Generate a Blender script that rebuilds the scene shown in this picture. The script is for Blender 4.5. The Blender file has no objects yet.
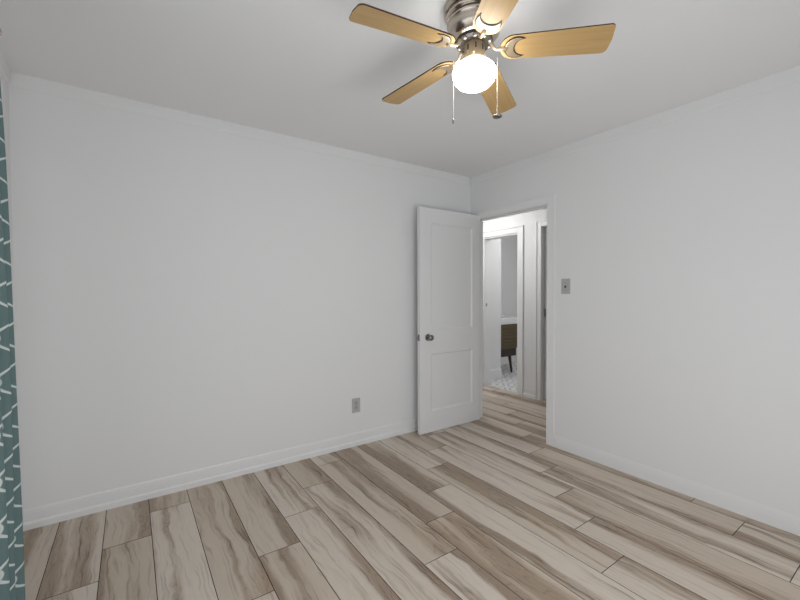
import bpy, bmesh, math, random
from math import pi, sin, cos, radians
from mathutils import Vector, Matrix

S = bpy.context.scene
COL = S.collection

# ------------------------------------------------------------------ camera
YAW, PITCH, ROLL, CAM_H, FPX = 0.605790565, -0.0194179, -0.0026921, 1.27702689, 389.1838
cam_d = bpy.data.cameras.new('camera')
cam_d.sensor_width = 36.0
cam_d.lens = 36.0 * FPX / 800.0
cam_d.clip_start = 0.02
cam = bpy.data.objects.new('camera', cam_d)
COL.objects.link(cam)
fw = Vector((sin(YAW) * cos(PITCH), cos(YAW) * cos(PITCH), sin(PITCH)))
rt = Vector((cos(YAW), -sin(YAW), 0))
up = rt.cross(fw)
r2 = cos(ROLL) * rt + sin(ROLL) * up
u2 = -sin(ROLL) * rt + cos(ROLL) * up
m = Matrix((r2, u2, -fw)).transposed().to_4x4()
m.translation = Vector((0, 0, CAM_H))
cam.matrix_world = m
S.camera = cam

# ------------------------------------------------------------------ world, light, exposure
S.view_settings.view_transform = 'Standard'
S.view_settings.look = 'None'
S.view_settings.gamma = 1.0
S.view_settings.exposure = -0.05
W = bpy.data.worlds.new('daylight')
S.world = W
W.use_nodes = True
bg = W.node_tree.nodes['Background']
bg.inputs[0].default_value = (0.75, 0.86, 1.0, 1)
bg.inputs[1].default_value = 0.6


def area_light(name, loc, rot, sx, sy, power, color=(1, 1, 1)):
    d = bpy.data.lights.new(name, 'AREA')
    d.shape = 'RECTANGLE'
    d.size, d.size_y, d.energy, d.color = sx, sy, power, color
    o = bpy.data.objects.new(name, d)
    o.location, o.rotation_euler = loc, rot
    COL.objects.link(o)
    return o


LSKY, LGND, NSKY, NGND, SKY_T, GND_T = 4.5, 3.5, 13, 20, 50, 122
# daylight coming in through the window beside the curtain and an added, unseen wide glazed opening behind the camera:
# sky light from above, light off the sunlit ground from below
area_light('daylight_area', (-0.70, 0.45, 1.45), (0, radians(-SKY_T), 0), 1.40, 1.70, LSKY, (0.95, 0.98, 1.0))
area_light('daylight_area', (-0.70, 0.45, 1.45), (0, radians(-GND_T), 0), 1.40, 1.70, LGND, (0.95, 0.98, 1.0))
area_light('daylight_area', (0.75, -0.80, 1.15), (radians(SKY_T), 0, 0), 2.2, 1.80, NSKY, (0.97, 0.99, 1.0))
area_light('daylight_area', (0.75, -0.80, 0.60), (radians(GND_T), 0, 0), 2.2, 1.00, NGND, (1.0, 1.0, 1.0))
GLOBE_EMIT = 14.0
HALL_EMIT = 48.0
BATH_EMIT = 42.0

# ------------------------------------------------------------------ dimensions
H = 2.44
DB, DR, DL, DN = 2.866, 2.859, -0.511, -0.554
WT = 0.12
RT = 0.095                     # thickness of the wall with the doorway
HX = 3.96                     # far wall of the hall
OY0, OY1, OZ = 1.972, 2.785, 2.005   # bedroom doorway


# ------------------------------------------------------------------ helpers
def tag(o, label, cat, group=None, kind=None):
    o['label'] = label
    o['category'] = cat
    if group:
        o['group'] = group
    if kind:
        o['kind'] = kind
    return o


def obj(name, bm, mat, parent=None, smooth=False, bevel=0.0, seg=2):
    me = bpy.data.meshes.new(name)
    bmesh.ops.recalc_face_normals(bm, faces=bm.faces)
    bm.to_mesh(me)
    bm.free()
    if mat:
        me.materials.append(mat)
    o = bpy.data.objects.new(name, me)
    COL.objects.link(o)
    if smooth:
        for p in me.polygons:
            p.use_smooth = True
    if bevel:
        b = o.modifiers.new('bevel', 'BEVEL')
        b.width, b.segments, b.limit_method, b.angle_limit = bevel, seg, 'ANGLE', radians(40)
    if parent:
        o.parent = parent
    return o


def empty(name, loc, rotz=0):
    o = bpy.data.objects.new(name, None)
    o.location = loc
    o.rotation_euler = (0, 0, rotz)
    o.empty_display_size = 0.1
    COL.objects.link(o)
    return o


def struct(name, bm, mat, label, cat, **k):
    o = obj(name, bm, mat, **k)
    return tag(o, label, cat, kind='structure')


def box(bm, x0, x1, y0, y1, z0, z1):
    v = [bm.verts.new((x, y, z)) for z in (z0, z1) for x, y in ((x0, y0), (x1, y0), (x1, y1), (x0, y1))]
    for f in ((0, 3, 2, 1), (4, 5, 6, 7), (0, 1, 5, 4), (1, 2, 6, 5), (2, 3, 7, 6), (3, 0, 4, 7)):
        bm.faces.new([v[i] for i in f])
    return bm


def boxes(*bs):
    bm = bmesh.new()
    for b in bs:
        box(bm, *b)
    return bm


def lathe(bm, prof, n=48, c=(0, 0, 0), axis='z', cap=True):
    """prof: (radius, height) list, turned about an axis through c"""
    def P(r, h, a):
        x, y = r * cos(a), r * sin(a)
        if axis == 'z':
            return (c[0] + x, c[1] + y, c[2] + h)
        if axis == 'y':
            return (c[0] + x, c[1] + h, c[2] + y)
        return (c[0] + h, c[1] + x, c[2] + y)
    rings = []
    for r, h in prof:
        if r < 1e-6:
            rings.append([bm.verts.new(P(0, h, 0))])
        else:
            rings.append([bm.verts.new(P(r, h, 2 * pi * i / n)) for i in range(n)])
    for a, b in zip(rings, rings[1:]):
        for i in range(n):
            j = (i + 1) % n
            if len(a) == 1 and len(b) == 1:
                continue
            if len(a) == 1:
                bm.faces.new((a[0], b[i], b[j]))
            elif len(b) == 1:
                bm.faces.new((a[i], a[j], b[0]))
            else:
                bm.faces.new((a[i], a[j], b[j], b[i]))
    if cap:
        for r in (rings[0], rings[-1]):
            if len(r) > 1:
                bm.faces.new(r)
    return bm


def tube(bm, pts, rad, n=10):
    pts = [Vector(p) for p in pts]
    rads = rad if isinstance(rad, (list, tuple)) else [rad] * len(pts)
    rings = []
    for i, p in enumerate(pts):
        t = (pts[min(i + 1, len(pts) - 1)] - pts[max(i - 1, 0)]).normalized()
        a = t.cross(Vector((0, 0, 1)))
        if a.length < 1e-3:
            a = t.cross(Vector((0, 1, 0)))
        a.normalize()
        b = t.cross(a)
        rings.append([bm.verts.new(p + rads[i] * (cos(2 * pi * k / n) * a + sin(2 * pi * k / n) * b)) for k in range(n)])
    for a, b in zip(rings, rings[1:]):
        for i in range(n):
            j = (i + 1) % n
            bm.faces.new((a[i], a[j], b[j], b[i]))
    bm.faces.new(rings[0])
    bm.faces.new(rings[-1])
    return bm


def prism(bm, outline, z0, z1):
    lo = [bm.verts.new((x, y, z0)) for x, y in outline]
    hi = [bm.verts.new((x, y, z1)) for x, y in outline]
    n = len(outline)
    bm.faces.new(lo[::-1])
    bm.faces.new(hi)
    for i in range(n):
        j = (i + 1) % n
        bm.faces.new((lo[i], lo[j], hi[j], hi[i]))
    return bm


def run(bm, prof, p0, p1, inward):
    """sweep a moulding profile (out from wall, height) straight from p0 to p1"""
    iv = Vector((inward[0], inward[1], 0))
    a = [bm.verts.new(Vector((p0[0], p0[1], 0)) + iv * o + Vector((0, 0, z))) for o, z in prof]
    b = [bm.verts.new(Vector((p1[0], p1[1], 0)) + iv * o + Vector((0, 0, z))) for o, z in prof]
    n = len(prof)
    for i in range(n):
        j = (i + 1) % n
        bm.faces.new((a[i], a[j], b[j], b[i]))
    bm.faces.new(a)
    bm.faces.new(b[::-1])
    return bm


# ------------------------------------------------------------------ materials
class NT:
    def __init__(self, name):
        self.m = bpy.data.materials.new(name)
        self.m.use_nodes = True
        self.t = self.m.node_tree
        self.b = self.t.nodes['Principled BSDF']

    def n(self, kind, **props):
        nd = self.t.nodes.new(kind)
        for k, v in props.items():
            setattr(nd, k, v)
        return nd

    def link(self, a, b):
        self.t.links.new(a, b)

    def put(self, sock, v):
        if hasattr(v, 'is_output'):
            self.link(v, sock)
        else:
            sock.default_value = v

    def math(self, op, a, b=0.0, c=None):
        nd = self.n('ShaderNodeMath', operation=op)
        self.put(nd.inputs[0], a)
        self.put(nd.inputs[1], b)
        if c is not None:
            self.put(nd.inputs[2], c)
        return nd.outputs[0]

    def ss(self, v, lo, hi, a=0.0, b=1.0):
        nd = self.n('ShaderNodeMapRange', interpolation_type='SMOOTHSTEP')
        for i, x in enumerate((v, lo, hi, a, b)):
            self.put(nd.inputs[i], x)
        return nd.outputs[0]

    def mix(self, f, a, b, blend='MIX'):
        nd = self.n('ShaderNodeMix', data_type='RGBA', blend_type=blend)
        self.put(nd.inputs[0], f)
        self.put(nd.inputs[6], a)
        self.put(nd.inputs[7], b)
        return nd.outputs[2]

    def xyz(self, x, y, z=0.0):
        nd = self.n('ShaderNodeCombineXYZ')
        for i, v in enumerate((x, y, z)):
            self.put(nd.inputs[i], v)
        return nd.outputs[0]

    def noise(self, vec, scale=1.0, detail=4.0, rough=0.5, dist=0.0):
        nd = self.n('ShaderNodeTexNoise')
        self.put(nd.inputs['Vector'], vec)
        nd.inputs['Scale'].default_value = scale
        nd.inputs['Detail'].default_value = detail
        nd.inputs['Roughness'].default_value = rough
        nd.inputs['Distortion'].default_value = dist
        return nd.outputs[0]

    def bump(self, h, strength, dist):
        nd = self.n('ShaderNodeBump')
        nd.inputs['Strength'].default_value = strength
        nd.inputs['Distance'].default_value = dist
        self.link(h, nd.inputs['Height'])
        self.link(nd.outputs[0], self.b.inputs['Normal'])

    def set(self, color=None, rough=None, metal=None, spec=None):
        b = self.b
        if color is not None:
            self.put(b.inputs['Base Color'], color if hasattr(color, 'is_output') else (*color, 1))
        if rough is not None:
            self.put(b.inputs['Roughness'], rough)
        if metal is not None:
            b.inputs['Metallic'].default_value = metal
        if spec is not None:
            b.inputs['Specular IOR Level'].default_value = spec
        return self


def srgb(r, g, b):
    f = lambda c: c / 12.92 if c <= 0.04045 else ((c + 0.055) / 1.055) ** 2.4
    return tuple(f(c / 255) for c in (r, g, b))


def paint(name, col, rough=0.55, bump=0.15, scale=180, spec=0.3):
    t = NT(name).set(col, rough, 0, spec)
    geo = t.n('ShaderNodeNewGeometry')
    n = t.noise(geo.outputs['Position'], scale, 3)
    n2 = t.noise(geo.outputs['Position'], 1.3, 2)
    t.put(t.b.inputs['Base Color'], t.mix(t.math('MULTIPLY', n2, 0.06), (*col, 1), (*[c * 0.85 for c in col], 1)))
    t.bump(n, bump, 0.002)
    return t.m


def metal(name, col, rough, aniso=0.0):
    t = NT(name).set(col, rough, 1.0)
    tc = t.n('ShaderNodeTexCoord')
    n = t.noise(tc.outputs['Object'], 40, 2)
    t.put(t.b.inputs['Roughness'], t.math('MULTIPLY_ADD', n, 0.04, rough - 0.02))
    t.b.inputs['Anisotropic'].default_value = aniso
    return t.m


def glow(name, col, strength):
    t = NT(name).set(col, 0.25)
    t.b.inputs['Emission Color'].default_value = (*col, 1)
    t.b.inputs['Emission Strength'].default_value = strength
    # frosted glass: very slightly mottled
    tc = t.n('ShaderNodeTexCoord')
    t.bump(t.noise(tc.outputs['Object'], 60, 2), 0.03, 0.001)
    return t.m


WHITE = (0.80, 0.80, 0.80)
m_wall = paint('wall paint', (0.85, 0.85, 0.85), 0.6, 0.2)
m_ceil = paint('ceiling paint', (0.90, 0.90, 0.90), 0.8, 0.25, 140)
m_trim = paint('trim gloss paint', (0.86, 0.86, 0.86), 0.32, 0.05, 60, 0.45)
m_door = paint('door gloss paint', (0.84, 0.84, 0.84), 0.35, 0.05, 60, 0.45)
m_nickel = metal('brushed nickel', (0.62, 0.54, 0.46), 0.24)
m_chain = metal('bright chain metal', (0.55, 0.53, 0.50), 0.35)
m_steel = NT('grey metal plate').set((0.50, 0.50, 0.50), 0.5, 0.15, 0.3).m
m_hard = metal('dull door hardware', (0.30, 0.29, 0.28), 0.32)
m_gold = metal('polished brass trim', (0.70, 0.58, 0.42), 0.5)
m_fit = metal('brushed brass fitter', (0.80, 0.66, 0.46), 0.42)
m_dark = NT('dark bronze').set((0.035, 0.026, 0.02), 0.45).m
m_black = NT('black plastic').set((0.012, 0.012, 0.012), 0.4).m


def floor_material():
    t = NT('grey brown plank floor')
    uv = t.n('ShaderNodeUVMap', uv_map='plank')
    sep = t.n('ShaderNodeSeparateXYZ')
    t.link(uv.outputs[0], sep.inputs[0])
    u, v = sep.outputs[0], sep.outputs[1]
    at = t.n('ShaderNodeAttribute', attribute_name='rnd')
    s2 = t.n('ShaderNodeSeparateColor')
    t.link(at.outputs['Color'], s2.inputs[0])
    r1, r2_, r3 = s2.outputs
    off = t.math('MULTIPLY', r1, 37.0)
    off2 = t.math('MULTIPLY', r2_, 53.0)
    # slow wander of the grain along the board, plus a finer ragged edge
    wan = t.noise(t.xyz(t.math('MULTIPLY', u, 4.0), t.math('MULTIPLY', v, 1.8), off), 1.0, 3, 0.6)
    rag = t.noise(t.xyz(t.math('MULTIPLY', u, 90.0), t.math('MULTIPLY', v, 7.0), off2), 1.0, 3, 0.65)
    uu = t.math('ADD', u, t.math('MULTIPLY', t.math('SUBTRACT', wan, 0.5), 0.13))
    # heartwood: one or two darker bands in each board, with streaks, rings and fine dark lines
    band = t.noise(t.xyz(t.math('MULTIPLY', uu, 12.0), t.math('MULTIPLY', v, 0.55), off2), 1.0, 2, 0.5)
    band = t.math('ADD', band, t.math('MULTIPLY', t.math('SUBTRACT', t.math('DIVIDE', u, PW), 0.5), 0.30))
    band = t.math('ADD', band, t.math('MULTIPLY', t.math('SUBTRACT', rag, 0.5), 0.10))
    heart = t.ss(band, 0.43, 0.64)
    core = t.ss(band, 0.57, 0.70)
    cath = t.noise(t.xyz(t.math('MULTIPLY', uu, 12.0), t.math('MULTIPLY', v, 1.7), t.math('ADD', off, off2)), 1.0, 2, 0.5, 0.5)
    ring = t.math('ABSOLUTE', t.math('SINE', t.math('MULTIPLY', cath, 58.0)))
    ring = t.ss(ring, 0.0, 0.50, 1.0, 0.0)
    streak = t.noise(t.xyz(t.math('MULTIPLY', uu, 75.0), t.math('MULTIPLY', v, 2.6), off), 1.0, 4, 0.62)
    streak = t.ss(streak, 0.53, 0.68)
    fibre = t.noise(t.xyz(t.math('MULTIPLY', uu, 240.0), t.math('MULTIPLY', v, 9.0), off2), 1.0, 3, 0.6)
    light = t.mix(r3, (*srgb(206, 190, 171), 1), (*srgb(229, 217, 203), 1))
    mid = t.mix(r2_, (*srgb(146, 122, 98), 1), (*srgb(170, 146, 121), 1))
    dark = (*srgb(84, 66, 50), 1)
    c = t.mix(t.math('MULTIPLY', heart, 0.80), light, mid)
    c = t.mix(t.math('MULTIPLY', core, 0.12), c, dark)
    c = t.mix(t.math('MULTIPLY', t.math('MULTIPLY', ring, t.math('MULTIPLY_ADD', heart, 0.60, 0.03)), 0.55), c, dark)
    c = t.mix(t.math('MULTIPLY', streak, t.math('MULTIPLY_ADD', heart, 0.58, 0.30)), c, dark)
    c = t.mix(t.math('MULTIPLY', fibre, 0.26), c, (*srgb(150, 130, 110), 1))
    t.set(c, 0.38, 0, 0.6)
    t.put(t.b.inputs['Roughness'], t.math('MULTIPLY_ADD', fibre, 0.15, 0.30))
    t.bump(fibre, 0.06, 0.001)
    return t.m


# ------------------------------------------------------------------ floor (planks run away along the right wall)
PW, PL, X0 = 0.208, 1.265, -0.340
m_floor = floor_material()


def plank_floor():
    rng = random.Random(11)
    bm = bmesh.new()
    uvl = bm.loops.layers.uv.new('plank')
    cl = bm.loops.layers.float_color.new('rnd')
    g = 0.0016
    for k in range(-2, 23):
        xa, xb = X0 + k * PW, X0 + (k + 1) * PW
        xa2, xb2 = max(xa, DL - WT), min(xb, HX + 0.06)
        if xb2 - xa2 < 0.01:
            continue
        ylo, yhi = DN - WT, 5.2
        if xa > DR - 0.1:
            ylo = -0.6
        j0 = 1.415 + 0.2545 * (k - 7)
        n0 = math.floor((ylo - j0) / PL)
        while j0 + n0 * PL < yhi:
            a, b = j0 + n0 * PL, j0 + (n0 + 1) * PL
            n0 += 1
            rc = (rng.random(), rng.random(), rng.random(), 1)
            flip = rng.random() < 0.5
            a2, b2 = max(a, ylo), min(b, yhi)
            if b2 - a2 < 0.004:
                continue
            if xa < DR - 0.1 and b2 > DB + WT:
                b2 = DB + 0.03
            if b2 - a2 < 0.004:
                continue
            e = 0.0008
            P = [(xa2 + g, a2 + g), (xb2 - g, a2 + g), (xb2 - g, b2 - g), (xa2 + g, b2 - g)]
            vs = [bm.verts.new((x, y, 0)) for x, y in P]
            lo = [bm.verts.new((x + (-e if i in (0, 3) else e), y + (-e if i < 2 else e), -0.004)) for i, (x, y) in enumerate(P)]
            fs = [bm.faces.new(vs)]
            for i in range(4):
                j = (i + 1) % 4
                fs.append(bm.faces.new((lo[i], lo[j], vs[j], vs[i])))
            for f in fs:
                f.material_index = 0 if f is fs[0] else 1
                for l in f.loops:
                    x, y = l.vert.co.x - xa, l.vert.co.y - a
                    l[uvl].uv = (PW - x if flip else x, y)
                    l[cl] = rc
    me_base = [(DL - WT, HX + 0.06, DN - WT, DB + 0.03), (DR - 0.1, HX + 0.06, DB + 0.03, 5.2)]
    for x0, x1, y0, y1 in me_base:
        f0 = len(bm.faces)
        box(bm, x0, x1, y0, y1, -0.08, -0.003)
    bm.faces.ensure_lookup_table()
    for f in bm.faces:
        if len(f.verts) == 4 and all(v.co.z <= -0.0029 for v in f.verts):
            f.material_index = 1
    return bm


fo = struct('floor', plank_floor(), m_floor,
            'grey brown wood plank floor running from the bedroom into the hallway', 'floor')
fo.data.materials.append(NT('floor gap').set((0.03, 0.023, 0.018), 0.9).m)

# bathroom tiles
tt = NT('patterned floor tile')
geo = tt.n('ShaderNodeNewGeometry')
sp = tt.n('ShaderNodeSeparateXYZ')
tt.link(geo.outputs['Position'], sp.inputs[0])
ax, ay = tt.math('MULTIPLY', sp.outputs[0], 2 * pi / 0.34), tt.math('MULTIPLY', sp.outputs[1], 2 * pi / 0.34)
pat = tt.math('ADD', tt.math('MULTIPLY', tt.math('SINE', ax), tt.math('SINE', ay)),
              tt.math('MULTIPLY', tt.math('COSINE', tt.math('MULTIPLY', ax, 2)), tt.math('COSINE', tt.math('MULTIPLY', ay, 2))))
mask = tt.ss(tt.math('ABSOLUTE', pat), 0.12, 0.26, 1.0, 0.0)
tt.set(tt.mix(mask, (*srgb(226, 226, 226), 1), (*srgb(110, 112, 116), 1)), 0.35)
bm = bmesh.new()
box(bm, HX + 0.06, 6.2, 2.4, 4.75, -0.08, -0.001)
struct('floor.001', bm, tt.m, 'white floor tile with grey pattern inside the bathroom', 'floor')

# ------------------------------------------------------------------ walls and ceilings
bm = boxes((DL - WT, HX + WT, DN - WT, 5.3, H, H + 0.1), (HX + WT, 6.3, 2.3, 4.85, H, H + 0.1))
struct('ceiling', bm, m_ceil, 'flat white painted ceiling the fan is mounted on', 'ceiling')

bm = boxes((DL - WT, DR + RT, DB, DB + WT, -0.08, H))
struct('wall_back', bm, m_wall, 'long white wall left of the open door, with the outlet low down', 'wall')

bm = boxes((DR, DR + RT, DN - WT, OY0, -0.08, H), (DR, DR + RT, OY0, OY1, OZ, H), (DR, DR + RT, OY1, DB, -0.08, H),
           (DR - 0.0008, DR, 0.668, 0.671, 0.95, 1.82))
struct('wall_right', bm, m_wall, 'white wall with the doorway, carrying the light switch', 'wall')

# left wall with its window opening
WY0, WY1, WZ0, WZ1 = -0.40, 1.36, 0.80, 2.14
bm = boxes((DL - WT, DL, DN - WT, WY0, -0.08, H), (DL - WT, DL, WY1, DB, -0.08, H),
           (DL - WT, DL, WY0, WY1, -0.08, WZ0), (DL - WT, DL, WY0, WY1, WZ1, H))
struct('wall_left', bm, m_wall, 'narrow sliver of white wall behind the teal curtain', 'wall')
# near wall (behind the camera) with an unseen window opening added to light the room
NX0, NX1, NZ0, NZ1 = -0.40, 1.90, 0.04, 2.18
bm = boxes((DL, NX0, DN - WT, DN, -0.08, H), (NX1, DR, DN - WT, DN, -0.08, H),
           (NX0, NX1, DN - WT, DN, -0.08, NZ0), (NX0, NX1, DN - WT, DN, NZ1, H))
struct('wall_near', bm, m_wall, 'white wall with an added wide window opposite the long white wall', 'wall')


def pane_material():
    t = NT('window glass')
    tr = t.n('ShaderNodeBsdfTransparent')
    gl = t.n('ShaderNodeBsdfGlossy')
    gl.inputs['Roughness'].default_value = 0.02
    mx = t.n('ShaderNodeMixShader')
    mx.inputs[0].default_value = 0.06
    t.link(tr.outputs[0], mx.inputs[1])
    t.link(gl.outputs[0], mx.inputs[2])
    t.link(mx.outputs[0], t.n('ShaderNodeOutputMaterial').inputs[0])
    out = [n for n in t.t.nodes if n.type == 'OUTPUT_MATERIAL']
    t.link(mx.outputs[0], out[0].inputs[0])
    return t.m


m_pane = pane_material()


def window(name, axis, at, a0, a1, z0, z1, label):
    """frame set in the wall thickness; axis 'x' = wall normal along x"""
    def B(n0, n1, p0, p1, q0, q1):
        return (n0, n1, p0, p1, q0, q1) if axis == 'x' else (p0, p1, n0, n1, q0, q1)
    f = 0.05
    n0, n1 = at + 0.015, at + 0.06
    mz = (z0 + z1) / 2
    bm = boxes(B(n0, n1, a0, a0 + f, z0, z1), B(n0, n1, a1 - f, a1, z0, z1), B(n0, n1, a0 + f, a1 - f, z0, z0 + f),
               B(n0, n1, a0 + f, a1 - f, z1 - f, z1), B(n0 + 0.005, n1 - 0.005, a0 + f, a1 - f, mz - 0.02, mz + 0.02))
    w = struct(name, bm, m_trim, label, 'window', bevel=0.003)
    bm = boxes(B(n0 + 0.02, n0 + 0.024, a0 + f, a1 - f, z0 + f, mz - 0.02), B(n0 + 0.02, n0 + 0.024, a0 + f, a1 - f, mz + 0.02, z1 - f))
    obj('pane', bm, m_pane, w)
    return w


window('window_1', 'x', DL - WT, WY0, WY1, WZ0, WZ1, 'white framed window in the wall beside the teal curtain')
window('window_added', 'y', DN - WT, NX0, NX1, NZ0, NZ1, 'wide white framed glazed opening added for light opposite the long white wall')  # out-of-view opening, added as a low source of daylight

# hall and bathroom shells
B0, B1, BZ = 3.14, 3.715, 2.01      # bathroom doorway in the hall's far wall
C0, C1, CZ = 2.05, 2.80, 2.04      # second doorway
bm = boxes((HX, HX + WT, -0.7, C0, -0.08, H), (HX, HX + WT, C0, C1, CZ, H), (HX, HX + WT, C1, B0, -0.08, H),
           (HX, HX + WT, B0, B1, BZ, H), (HX, HX + WT, B1, 5.3, -0.08, H))
struct('wall_hall', bm, m_wall, 'bright white hallway wall seen through the open doorway', 'wall')
bm = boxes((DR + RT, HX, 5.18, 5.3, -0.08, H), (DR, DR + RT, DB + WT, 5.3, -0.08, H), (DR + RT, HX, -0.72, -0.6, -0.08, H))
struct('wall_hall_end', bm, m_wall, 'white end walls of the hallway out past the doorway', 'wall')
SY = 3.89
bm = boxes((HX + WT, 4.516, SY, SY + 0.10, -0.08, H))
struct('wall_bathroom_left', bm, m_wall, 'short white bathroom wall standing left of the wooden vanity', 'wall')
bm = boxes((HX + WT, 6.2, 4.60, 4.72, -0.08, H), (6.1, 6.22, 2.4, 4.60, -0.08, H), (HX + WT, 6.2, 2.3, 2.42, -0.08, H))
struct('wall_bathroom_back', bm, m_wall, 'pale bathroom wall behind the wooden vanity', 'wall')

# ------------------------------------------------------------------ baseboards, crown, casings
BP = [(0, 0), (0.015, 0), (0.015, 0.032), (0.007, 0.042), (0.007, 0.086), (0.006, 0.094), (0.006, 0.100), (0.002, 0.110), (0, 0.110)]
CP = [(0, 2.368), (0.003, 2.368), (0.007, 2.376), (0.009, 2.41), (0.010, H), (0, H)]
BR = [(0, 0), (0.006, 0), (0.006, 0.050), (0.0045, 0.075), (0.0015, 0.098), (0, 0.098)]
for nm, a, b, inn, lab in (
        ('back', (DL + 0.02, DB), (DR - 0.02, DB), (0, -1), 'white baseboard along the foot of the long back wall'),
        ('right', (DR, DN + 0.02), (DR, OY0 - 0.076), (-1, 0), 'white baseboard under the light switch wall, right of the doorway'),
        ('left', (DL, DN + 0.02), (DL, DB), (1, 0), 'white baseboard behind the teal curtain'),
        ('near', (DL, DN), (DR, DN), (0, 1), 'white baseboard under the added wide window')):
    bm = bmesh.new()
    if nm == 'near':
        run(bm, BP, (DL, DN), (NX0, DN), inn)
        a = (NX1, DN)
    run(bm, BR if nm == 'right' else BP, a, b, inn)
    struct('baseboard_' + nm, bm, m_trim, lab, 'baseboard')
bm = bmesh.new()
run(bm, BP, (HX, C1 + 0.076), (HX, B0 - 0.086), (-1, 0))
struct('baseboard_hall', bm, m_trim, 'short white hallway baseboard between the two far doorways', 'baseboard')
bm = bmesh.new()
BP2 = [(0, 0), (0.016, 0), (0.016, 0.13), (0.006, 0.15), (0, 0.15)]
run(bm, BP2, (HX + WT, SY), (4.516, SY), (0, -1))
struct('baseboard_bathroom', bm, m_trim, 'tall white baseboard on the short bathroom wall', 'baseboard')
for i, (a, b, inn, lab) in enumerate((
        ((DL, DB), (DR, DB), (0, -1), 'thin white crown moulding along the long back wall'),
        ((DR, DN), (DR, DB - 0.02), (-1, 0), 'thin white crown moulding above the doorway and switch'),
        ((DL, DN), (DL, DB - 0.02), (1, 0), 'thin white crown moulding over the curtain wall'),
        ((DL + .02, DN), (DR - .02, DN), (0, 1), 'thin white crown moulding over the added wide window'))):
    bm = bmesh.new()
    run(bm, CP, a, b, inn)
    struct('trim_%d' % (i + 1), bm, m_wall, lab, 'moulding')


def casing(name, x, nx, y0, y1, z, w, label, left=True, th=0.013, be=0.008):
    """flat casing with an outer bead round a doorway in a wall whose face is at x; nx = direction it faces"""
    def B(d0, d1, p0, p1, q0, q1):
        a, b = x + nx * d0, x + nx * d1
        return (min(a, b), max(a, b), p0, p1, q0, q1)
    bs = [B(0, th, y0 - w, y0 - 0.004, 0, z + w), B(th, th + be, y0 - w, y0 - w + 0.016, 0, z + w)]
    ye = y1 + w if left else y1
    if left:
        bs += [B(0, th, y1 + 0.004, y1 + w, 0, z + w), B(th, th + be, y1 + w - 0.016, y1 + w, 0, z + w)]
    bs += [B(0, th, y0 - 0.004, y1 + 0.004, z + 0.004, z + w), B(th, th + be, y0 - w + 0.016, ye - 0.016, z + w - 0.016, z + w)]
    return struct(name, boxes(*bs), m_trim, label, 'door casing', bevel=0.003)


# bedroom doorway: casing + jamb lining
cs = casing('trim_5', DR, -1, OY0, OY1, OZ, 0.074, 'white casing round the bedroom doorway, next to the light switch', th=0.007, be=0.003)
jb = boxes((DR, DR + RT, OY0 - 0.001, OY0 + 0.004, 0, OZ), (DR, DR + RT, OY1 - 0.004, OY1 + 0.001, 0, OZ),
           (DR, DR + RT, OY0 + 0.004, OY1 - 0.004, OZ - 0.004, OZ + 0.001),
           (DR + 0.042, DR + 0.066, OY0 + 0.004, OY0 + 0.014, 0, OZ - 0.004), (DR + 0.042, DR + 0.066, OY1 - 0.014, OY1 - 0.004, 0, OZ - 0.004),
           (DR + 0.042, DR + 0.066, OY0 + 0.014, OY1 - 0.014, OZ - 0.014, OZ - 0.004))
obj('jamb', jb, m_trim, cs)
cs = casing('trim_6', HX, -1, B0, B1, BZ, 0.085, 'white casing round the bathroom doorway across the hall')
jb = boxes((HX, HX + WT, B0 - 0.001, B0 + 0.012, 0, BZ), (HX, HX + WT, B1 - 0.012, B1 + 0.001, 0, BZ), (HX, HX + WT, B0 + 0.012, B1 - 0.012, BZ - 0.012, BZ + 0.001))
obj('jamb', jb, m_trim, cs)
sp_ = obj('strike_plate', boxes((HX + 0.035, HX + 0.055, B1 - 0.0145, B1 - 0.012, 1.085, 1.125)), m_hard, cs)
sp_['label'] = 'small dark strike plate'
casing('trim_7', HX, -1, C0, C1, CZ, 0.074, 'white casing round the second hall doorway, cut off by the bedroom jamb')


# ------------------------------------------------------------------ doors
def panel_slab(w, h, t, panels, depth=0.009, slope=0.014):
    """slab x 0..w, y 0..t, z 0..h with recessed panels on both faces"""
    bm = bmesh.new()
    xs = sorted({0, w, *[p[0] for p in panels], *[p[1] for p in panels]})
    zs = sorted({0, h, *[p[2] for p in panels], *[p[3] for p in panels]})
    for yf, dr in ((0, 1), (t, -1)):
        for i in range(len(xs) - 1):
            for j in range(len(zs) - 1):
                a, b, c, d = xs[i], xs[i + 1], zs[j], zs[j + 1]
                pan = any(p[0] <= a and b <= p[1] and p[2] <= c and d <= p[3] for p in panels)
                q = [bm.verts.new((x, yf, z)) for x, z in ((a, c), (b, c), (b, d), (a, d))]
                if not pan:
                    bm.faces.new(q)
                else:
                    s = slope
                    k = [bm.verts.new((x, yf + dr * depth, z)) for x, z in ((a + s, c + s), (b - s, c + s), (b - s, d - s), (a + s, d - s))]
                    bm.faces.new(k)
                    for e in range(4):
                        g = (e + 1) % 4
                        bm.faces.new((q[e], q[g], k[g], k[e]))
    bmesh.ops.remove_doubles(bm, verts=bm.verts, dist=1e-5)
    for v in ((0, 0), (w, w)):
        pass
    e = [((0, 0), (0, h)), ((w, 0), (w, h))]
    # edge strips
    for x in (0, w):
        z_ = zs
        for j in range(len(z_) - 1):
            bm.faces.new([bm.verts.new(p) for p in ((x, 0, z_[j]), (x, t, z_[j]), (x, t, z_[j + 1]), (x, 0, z_[j + 1]))])
    for z in (0, h):
        for i in range(len(xs) - 1):
            bm.faces.new([bm.verts.new(p) for p in ((xs[i], 0, z), (xs[i], t, z), (xs[i + 1], t, z), (xs[i + 1], 0, z))])
    bmesh.ops.remove_doubles(bm, verts=bm.verts, dist=1e-5)
    return bm


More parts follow.
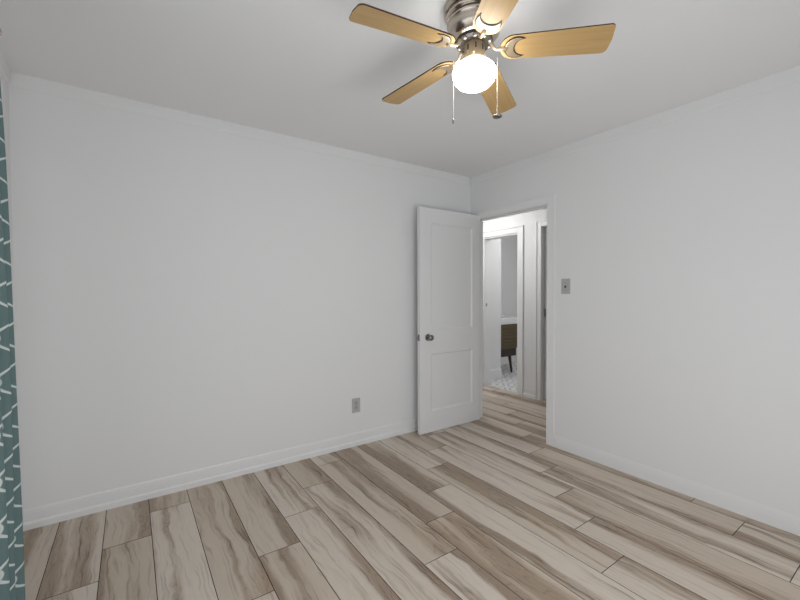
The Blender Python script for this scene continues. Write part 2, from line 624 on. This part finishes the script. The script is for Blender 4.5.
def knob(bm, c, d):
    """round knob and neck sticking out along y (d = -1/+1) from c"""
    prof = [(0.010, 0.003), (0.010, 0.026), (0.016, 0.031), (0.025, 0.040), (0.027, 0.050), (0.024, 0.060), (0.015, 0.065), (0, 0.066)]
    return lathe(bm, [(r, d * h) for r, h in prof], 24, c, 'y')


DX0, DY, DT, DW, DH = 2.104, 2.738, 0.035, 0.751, 2.032
door = struct('door_1', panel_slab(DW, DH, DT, [(0.128, 0.650, 0.19, 0.715), (0.128, 0.650, 0.93, 1.90)]), m_door,
              'white two panel bedroom door standing open against the long wall', 'door')
door.location = (DX0 + 0.004, DY - 0.004, 0.004)
kx, kz = 0.088, 0.868
for d, yf in ((-1, 0.0), (1, DT)):
    k = obj('door_knob', knob(bmesh.new(), (kx, yf, kz), d), m_hard, door, smooth=True)
    obj('rosette', lathe(bmesh.new(), [(0, 0), (0.031, 0), (0.031, d * 0.003), (0.026, d * 0.007), (0, d * 0.007)], 24, (kx, yf, kz), 'y'), m_hard, k)
lp = obj('latch_plate', boxes((-0.002, 0.0, 0.005, DT - 0.005, kz - 0.029, kz + 0.029), (-0.012, -0.002, 0.011, DT - 0.011, kz - 0.010, kz + 0.010)), m_hard, door)
for hz in (0.22, 1.02, 1.80):
    hb = lathe(bmesh.new(), [(0.006, hz - 0.045), (0.006, hz + 0.045)], 12, (DW - 0.002, DT + 0.006, 0))
    obj('hinge', hb, m_hard, door)

d2 = struct('door_2', panel_slab(C1 - C0 - 0.01, 2.02, 0.035, [(0.12, 0.62, 0.19, 0.78), (0.12, 0.62, 0.95, 1.88)]), m_door,
            'closed door across the hall, a grey sliver at the doorway edge', 'door')
d2.location = (HX + 0.085, C0 + 0.005, 0.010)
d2.rotation_euler = (0, 0, pi / 2)
obj('hinge', lathe(bmesh.new(), [(0.007, 0.98), (0.007, 1.07)], 12, (C1 - C0 - 0.018, 0.042, 0)), m_hard, d2)

# ------------------------------------------------------------------ ceiling fan
FX, FY, ZB = 1.175, 1.156, 2.272
fan = tag(empty('ceiling_fan', (FX, FY, H)), 'brushed nickel five blade ceiling fan with golden wood blades and lit white globe', 'ceiling fan')


def rel(z):
    return z - H


bm = lathe(bmesh.new(), [(0, 0), (0.122, 0), (0.124, -0.006), (0.124, -0.016), (0.118, -0.020), (0.114, -0.022), (0.114, -0.030), (0, -0.030)])
obj('ceiling_plate', bm, m_nickel, fan, smooth=True, bevel=0.001)
bm = lathe(bmesh.new(), [(0, -0.030), (0.104, -0.030), (0.113, -0.033), (0.117, -0.040), (0.113, -0.047), (0.105, -0.050), (0.105, -0.056),
                         (0.111, -0.059), (0.113, -0.064), (0.111, -0.069), (0.108, -0.072), (0.107, -0.090), (0.101, -0.108), (0.090, -0.121), (0.078, -0.130), (0, -0.130)])
motor = obj('motor_housing', bm, m_nickel, fan, smooth=True)
for zr, rr in ((-0.053, 0.1075), (-0.026, 0.1155)):
    obj('groove_ring', lathe(bmesh.new(), [(rr - 0.02, zr + 0.003), (rr, zr + 0.003), (rr, zr - 0.003), (rr - 0.02, zr - 0.003)], 48), m_dark, motor)
bm = lathe(bmesh.new(), [(0, -0.130), (0.074, -0.130), (0.074, -0.142), (0.060, -0.148), (0, -0.148)], 40)
fly = obj('flywheel', bm, m_dark, fan, smooth=False, bevel=0.001)
for i in range(10):
    a = 2 * pi * i / 10 + 0.2
    obj('screw', lathe(bmesh.new(), [(0.0075, -0.141), (0.0075, -0.150), (0.005, -0.153), (0, -0.1535)], 12, (0.064 * cos(a), 0.064 * sin(a), 0)), m_chain, fly, smooth=True)
bm = lathe(bmesh.new(), [(0, -0.148), (0.040, -0.148), (0.042, -0.152), (0.042, -0.194), (0.047, -0.200), (0.049, -0.214), (0.046, -0.219), (0, -0.219)], 40)
fit = obj('light_fitter', bm, m_fit, fan, smooth=True)
for i in range(8):
    a = 2 * pi * i / 8 + 0.15
    mm = Matrix.Rotation(a, 4, 'Z')
    b2 = boxes((0.0415, 0.0432, -0.0028, 0.0028, -0.182, -0.160))
    bmesh.ops.transform(b2, matrix=mm, verts=b2.verts)
    obj('slot', b2, m_dark, fit)
for i in range(3):
    a = 2 * pi * i / 3 - 2.4
    p0, p1 = Vector((0.046 * cos(a), 0.046 * sin(a), -0.202)), Vector((0.058 * cos(a), 0.058 * sin(a), -0.202))
    obj('thumb_screw', tube(bmesh.new(), [p0, p1], [0.004, 0.005]), m_gold, fit)
m_globe = glow('lit frosted globe', (1.0, 0.985, 0.96), GLOBE_EMIT)
gp = [(0.040, -0.218), (0.052, -0.224), (0.070, -0.233), (0.083, -0.246), (0.089, -0.260), (0.0885, -0.275), (0.082, -0.292), (0.068, -0.308), (0.047, -0.320), (0.024, -0.3265), (0, -0.328)]
obj('globe', lathe(bmesh.new(), gp, 64), m_globe, fan, smooth=True)

# blade wood: grain runs along the blade (object x)
t = NT('golden oak blade')
tc = t.n('ShaderNodeTexCoord')
sp = t.n('ShaderNodeSeparateXYZ')
t.link(tc.outputs['Object'], sp.inputs[0])
g1 = t.noise(t.xyz(t.math('MULTIPLY', sp.outputs[0], 3.0), t.math('MULTIPLY', sp.outputs[1], 60.0), 0.0), 1.0, 4, 0.6, 0.4)
g2 = t.noise(t.xyz(t.math('MULTIPLY', sp.outputs[0], 8.0), t.math('MULTIPLY', sp.outputs[1], 260.0), 3.0), 1.0, 3, 0.6)
c = t.mix(t.ss(g1, 0.35, 0.7), (*srgb(202, 169, 116), 1), (*srgb(193, 158, 105), 1))
c = t.mix(t.math('MULTIPLY', g2, 0.2), c, (*srgb(160, 120, 72), 1))
t.set(c, 0.38, 0, 0.4)
m_oak = t.m
m_edge = NT('dark blade edge').set(srgb(70, 48, 34), 0.5).m


def blade_outline():
    r0, r1, w0, w1 = 0.104, 0.524, 0.055, 0.064
    pts = []
    # rounded root
    for i in range(13):
        a = pi / 2 + pi * i / 12
        pts.append((r0 + 0.050 + 0.050 * cos(a), w0 * sin(a)))
    # along lower edge to the tip, corners rounded
    cr = 0.016
    for i in range(7):
        a = -pi / 2 + (pi / 2) * i / 6
        pts.append((r1 - cr - 0.004 + cr * cos(a), -w1 + cr + cr * sin(a)))
    pts.append((r1, 0))
    cr = 0.022
    for i in range(7):
        a = (pi / 2) * i / 6
        pts.append((r1 - cr - 0.004 + cr * cos(a), w1 - cr + cr * sin(a)))
    return pts


def crescent(xc, R, d, r2, n=18):
    """moon with its horns pointing away from the hub: outer arc of radius R about (xc,0), inner arc centre moved out by d"""
    # intersection
    xi = (R * R - r2 * r2 + d * d) / (2 * d)
    yi = math.sqrt(max(R * R - xi * xi, 1e-8))
    a0 = math.atan2(yi, xi)
    b0 = math.atan2(yi, xi - d)
    out = [(xc + R * cos(a0 + (2 * pi - 2 * a0) * i / n), R * sin(a0 + (2 * pi - 2 * a0) * i / n)) for i in range(n + 1)]
    inn = [(xc + d + r2 * cos(-b0 - (2 * pi - 2 * b0) * i / n), r2 * sin(-b0 - (2 * pi - 2 * b0) * i / n)) for i in range(1, n)]
    return out + inn


PITCHB = radians(-12)
ANG0 = 2.98
DROOP = radians(1.7)
TILT = Matrix.Rotation(radians(2.6), 3, Vector((-1, 1, 0)).normalized())   # the blade set sags a little on the far side
for k in range(5):
    bm = prism(bmesh.new(), blade_outline(), -0.003, 0.003)
    bm.normal_update()
    b = obj('blade', bm, m_oak, fan)
    b.data.materials.append(m_edge)
    for p in b.data.polygons:
        if abs(p.normal.z) < 0.5 or p.normal.z > 0.5:
            p.material_index = 1
    b.location = (0, 0, rel(ZB))
    b.rotation_euler = (TILT @ Matrix.Rotation(ANG0 - k * 2 * pi / 5, 3, 'Z') @ Matrix.Rotation(DROOP, 3, 'Y') @ Matrix.Rotation(PITCHB, 3, 'X')).to_euler()
    # moon shaped blade iron under the root, with a dark rim painted in for its bevels' dark reflection, and its arm to the flywheel
    bm = prism(bmesh.new(), crescent(0.168, 0.045, 0.030, 0.042), -0.0075, -0.0031)
    ir = obj('blade_iron', bm, m_gold, b, bevel=0.0012)
    bm = prism(bmesh.new(), crescent(0.168, 0.0495, 0.030, 0.0385), -0.0050, -0.0030)
    obj('iron_reflection_rim', bm, m_dark, b)
    ca, sa = cos(PITCHB), sin(PITCHB)
    arm = [(0.064, 0, 0.026), (0.070, 0, 0.018), (0.078, 0, 0.004), (0.088, 0, -0.004), (0.104, 0, -0.0065), (0.130, 0, -0.0065)]
    arm = [(x, y * ca + z * sa * (1 if x < 0.095 else 0), z) for x, y, z in arm]
    obj('iron_arm', tube(bmesh.new(), arm, [0.008, 0.008, 0.007, 0.0065, 0.007, 0.009], 12), m_gold, b, smooth=True)


def chain_fan(x, y, z0, z1, kind):
    bm = bmesh.new()
    n = int((z0 - z1) / 0.006)
    for i in range(n):
        z = z0 - i * 0.006
        lathe(bm, [(0, -0.0024), (0.0019, -0.0012), (0.0019, 0.0012), (0, 0.0024)], 6, (x, y, z))
    tube(bm, [(x, y, z0), (x, y, z1)], 0.0008, 6)
    ch = obj('pull_chain', bm, m_chain, fan, smooth=True)
    if kind == 0:
        f = lathe(bmesh.new(), [(0, 0), (0.0025, -0.001), (0.0042, -0.008), (0.0042, -0.020), (0.002, -0.023), (0, -0.023)], 14, (x, y, z1))
        f = obj('chain_fob', f, m_hard, ch, smooth=True)
    else:
        f = lathe(bmesh.new(), [(0, -0.006), (0.013, -0.006), (0.019, -0.003), (0.019, 0.001), (0.008, 0.004), (0, 0.005)], 20, (x, y, z1))
        f = obj('chain_fob', f, m_hard, ch, smooth=True)
    return ch


# ------------------------------------------------------------------ switch and outlet
sw = tag(empty('light_switch', (DR, 1.800, 1.323)), 'grey metal light switch plate on the white wall right of the doorway', 'light switch')
obj('wall_plate', boxes((-0.006, 0.0, -0.038, 0.038, -0.060, 0.060)), m_steel, sw, bevel=0.003)
tg = boxes((-0.017, -0.006, -0.005, 0.005, -0.012, 0.004))
obj('toggle', tg, m_black, sw, bevel=0.002)
for z in (-0.03, 0.03):
    obj('screw', lathe(bmesh.new(), [(0, -0.0072), (0.003, -0.0072), (0.0035, -0.006)], 10, (0, 0, z), 'x'), m_hard, sw)

ol = tag(empty('power_outlet', (1.535, DB, 0.337)), 'grey metal power outlet plate low on the long white wall', 'power outlet')
obj('wall_plate', boxes((-0.038, 0.038, -0.006, 0.0, -0.060, 0.060)), m_steel, ol, bevel=0.003)
for z in (-0.020, 0.020):
    r = lathe(bmesh.new(), [(0, -0.009), (0.0155, -0.009), (0.0165, -0.006)], 20, (0, 0, z), 'y')
    rc = obj('receptacle', r, NT('grey socket').set((0.40, 0.40, 0.40), 0.5).m, ol)
    obj('slot', boxes((-0.007, -0.005, -0.0094, -0.009, z - 0.001, z + 0.008), (0.005, 0.007, -0.0094, -0.009, z - 0.001, z + 0.008)), m_black, rc)
obj('screw', lathe(bmesh.new(), [(0, -0.0075), (0.003, -0.0075), (0.0035, -0.006)], 10, (0, 0, 0), 'y'), m_hard, ol)

# ------------------------------------------------------------------ curtain on its rod
t = NT('teal trellis cloth')
uv = t.n('ShaderNodeUVMap', uv_map='cloth')
sp = t.n('ShaderNodeSeparateXYZ')
t.link(uv.outputs[0], sp.inputs[0])
PU, PV = 0.19, 0.30
uu = t.math('DIVIDE', sp.outputs[0], PU)
vv = t.math('DIVIDE', sp.outputs[1], PV)
wob = t.math('MULTIPLY', t.math('SINE', t.math('MULTIPLY', vv, 2 * pi)), 0.53)


def near_line(x):
    f = t.math('ABSOLUTE', t.math('SUBTRACT', t.math('FRACT', x), 0.5))
    return t.ss(f, 0.024, 0.044, 1.0, 0.0)


l1 = near_line(t.math('ADD', uu, wob))
l2 = near_line(t.math('SUBTRACT', uu, wob))
# small knots where the lines cross
ku = t.math('MULTIPLY', t.math('SUBTRACT', t.math('FRACT', uu), 0.5), PU)
kv = t.math('MULTIPLY', t.math('SUBTRACT', t.math('FRACT', t.math('ADD', t.math('MULTIPLY', vv, 2), 0.5)), 0.5), PV / 2)
kd = t.math('SQRT', t.math('ADD', t.math('POWER', ku, 2), t.math('POWER', kv, 2)))
ring = t.ss(kd, 0.009, 0.013, 1.0, 0.0)
hole = 1.0
lat = t.math('MINIMUM', t.math('ADD', t.math('MULTIPLY', t.math('MAXIMUM', l1, l2), hole), ring), 1.0)
weave = t.noise(t.xyz(t.math('MULTIPLY', sp.outputs[0], 500), t.math('MULTIPLY', sp.outputs[1], 500), 0), 1.0, 2)
teal = t.mix(weave, (*srgb(98, 120, 120), 1), (*srgb(118, 141, 142), 1))
t.set(t.mix(lat, teal, (*srgb(214, 222, 220), 1)), 0.85, 0, 0.2)
t.bump(weave, 0.2, 0.001)
m_cloth = t.m


def curtain_mesh():
    bm = bmesh.new()
    uvl = bm.loops.layers.uv.new('cloth')
    ns, nz = 220, 40
    z0, z1 = 0.02, 2.235
    ya, yb = 1.40, 2.03
    rows = []
    for j in range(nz + 1):
        tz = j / nz
        z = z0 + (z1 - z0) * tz
        row = []
        s = 0
        prev = None
        for i in range(ns + 1):
            q = i / ns
            y = ya + (yb - ya) * q
            ph = (y - 2.0) / 0.118
            amp = 0.046 - 0.010 * tz
            lean = 0.040 * (1 - tz ** 2.6)
            y += 0.018 * sin(2 * pi * ph) + 0.006 * sin(9 * tz + q * 13)
            x = -0.431 + lean + amp * cos(2 * pi * ph + 0.3 * sin(4 * tz)) + 0.006 * cos(2 * pi * 3 * ph + 1.0) + 0.004 * sin(q * 23 + 5 * tz)
            if prev:
                s += math.hypot(x - prev[0], y - prev[1])
            prev = (x, y)
            row.append((bm.verts.new((x, y, z)), s))
        L = row[-1][1]
        rows.append([(v, a / L * 1.05) for v, a in row])
    for j in range(nz):
        for i in range(ns):
            a, b, c, d = rows[j][i], rows[j][i + 1], rows[j + 1][i + 1], rows[j + 1][i]
            f = bm.faces.new((a[0], b[0], c[0], d[0]))
            for l, p in zip(f.loops, (a, b, c, d)):
                l[uvl].uv = (p[1], p[0].co.z)
    return bm


cu = obj('curtain', curtain_mesh(), m_cloth, smooth=True)
sm = cu.modifiers.new('cloth thickness', 'SOLIDIFY')
sm.thickness = 0.0015
tag(cu, 'teal curtain with white trellis pattern hanging at the left edge by the wall', 'curtain')
rod = tag(empty('curtain_rod', (-0.400, 0.5, 2.255)), 'slim metal curtain rod carrying the teal curtain', 'curtain rod')
obj('rod', tube(bmesh.new(), [(0, -0.98, 0), (0, 1.56, 0)], 0.010, 16), m_nickel, rod, smooth=True)
for y in (-0.98, 1.56):
    obj('finial', lathe(bmesh.new(), [(0, -0.02), (0.012, -0.018), (0.018, -0.005), (0.018, 0.005), (0.012, 0.018), (0, 0.02)], 20, (0, y, 0), 'y'), m_nickel, rod, smooth=True)
for y in (-0.92, 0.80):
    obj('bracket', tube(bmesh.new(), [(0, y, -0.012), (-0.06, y, -0.016), (-0.111, y, -0.016)], 0.006, 10), m_nickel, rod, smooth=True)

# pull chains hang from the fitter
chain_fan(-0.062, 0.058, -0.205, rel(2.000), 0)
chain_fan(0.071, -0.061, -0.205, rel(1.998), 1)

# ------------------------------------------------------------------ bathroom vanity
van = tag(empty('bathroom_vanity', (4.50, 4.01, 0)), 'dark wooden bathroom vanity on splayed legs with white sink top', 'vanity')
t = NT('walnut vanity')
tc = t.n('ShaderNodeTexCoord')
sp = t.n('ShaderNodeSeparateXYZ')
t.link(tc.outputs['Object'], sp.inputs[0])
g1 = t.noise(t.xyz(t.math('MULTIPLY', sp.outputs[0], 4.0), t.math('MULTIPLY', sp.outputs[1], 4.0), t.math('MULTIPLY', sp.outputs[2], 60.0)), 1.0, 4, 0.6, 0.5)
t.set(t.mix(g1, (*srgb(76, 64, 42), 1), (*srgb(112, 96, 68), 1)), 0.45)
m_wal = t.m
VW, VD = 0.58, 0.46
cab = obj('cabinet', boxes((0, VW, 0.02, VD, 0.39, 0.775)), m_wal, van, bevel=0.003)
sl = bmesh.new()
for i in range(7):
    z = 0.400 + i * 0.053
    box(sl, 0.02, VW - 0.02, 0.0, 0.02, z, z + 0.040)
obj('slatted_drawer_front', sl, m_wal, van, bevel=0.003)
obj('base_rail', boxes((0.03, VW - 0.03, 0.03, VD - 0.03, 0.27, 0.39)), m_dark, van, bevel=0.003)
top = boxes((-0.01, VW + 0.01, -0.015, VD, 0.775, 0.880))
obj('sink_top', top, NT('white ceramic').set((0.85, 0.85, 0.85), 0.15).m, van, bevel=0.012, seg=3)
for x, dx in ((0.10, -0.05), (VW - 0.14, 0.05)):
    for y in (0.07, VD - 0.09):
        obj('leg', tube(bmesh.new(), [(x, y, 0.27), (x + dx, y, 0.0)], [0.026, 0.015], 14), m_dark, van, smooth=True)

# ------------------------------------------------------------------ hall ceiling lamp, and an unseen one added to brighten the bathroom
for nm, loc, e, lab in (('hall', (3.18, 3.50, H), HALL_EMIT, 'round flush ceiling lamp in the hallway'),
                        ('bath_fill', (4.70, 3.05, H), BATH_EMIT, 'added round flush ceiling lamp brightening the bathroom')):
    lamp = tag(empty('ceiling_lamp', loc), lab, 'ceiling lamp')
    obj('lamp_base', lathe(bmesh.new(), [(0, 0), (0.15, 0), (0.15, -0.02), (0, -0.02)], 40), m_nickel, lamp)
    obj('lamp_diffuser', lathe(bmesh.new(), [(0.14, -0.02), (0.13, -0.05), (0.09, -0.075), (0.04, -0.085), (0, -0.087)], 40), glow(nm + ' lamp glass', (1, 1, 1), e), lamp, smooth=True)
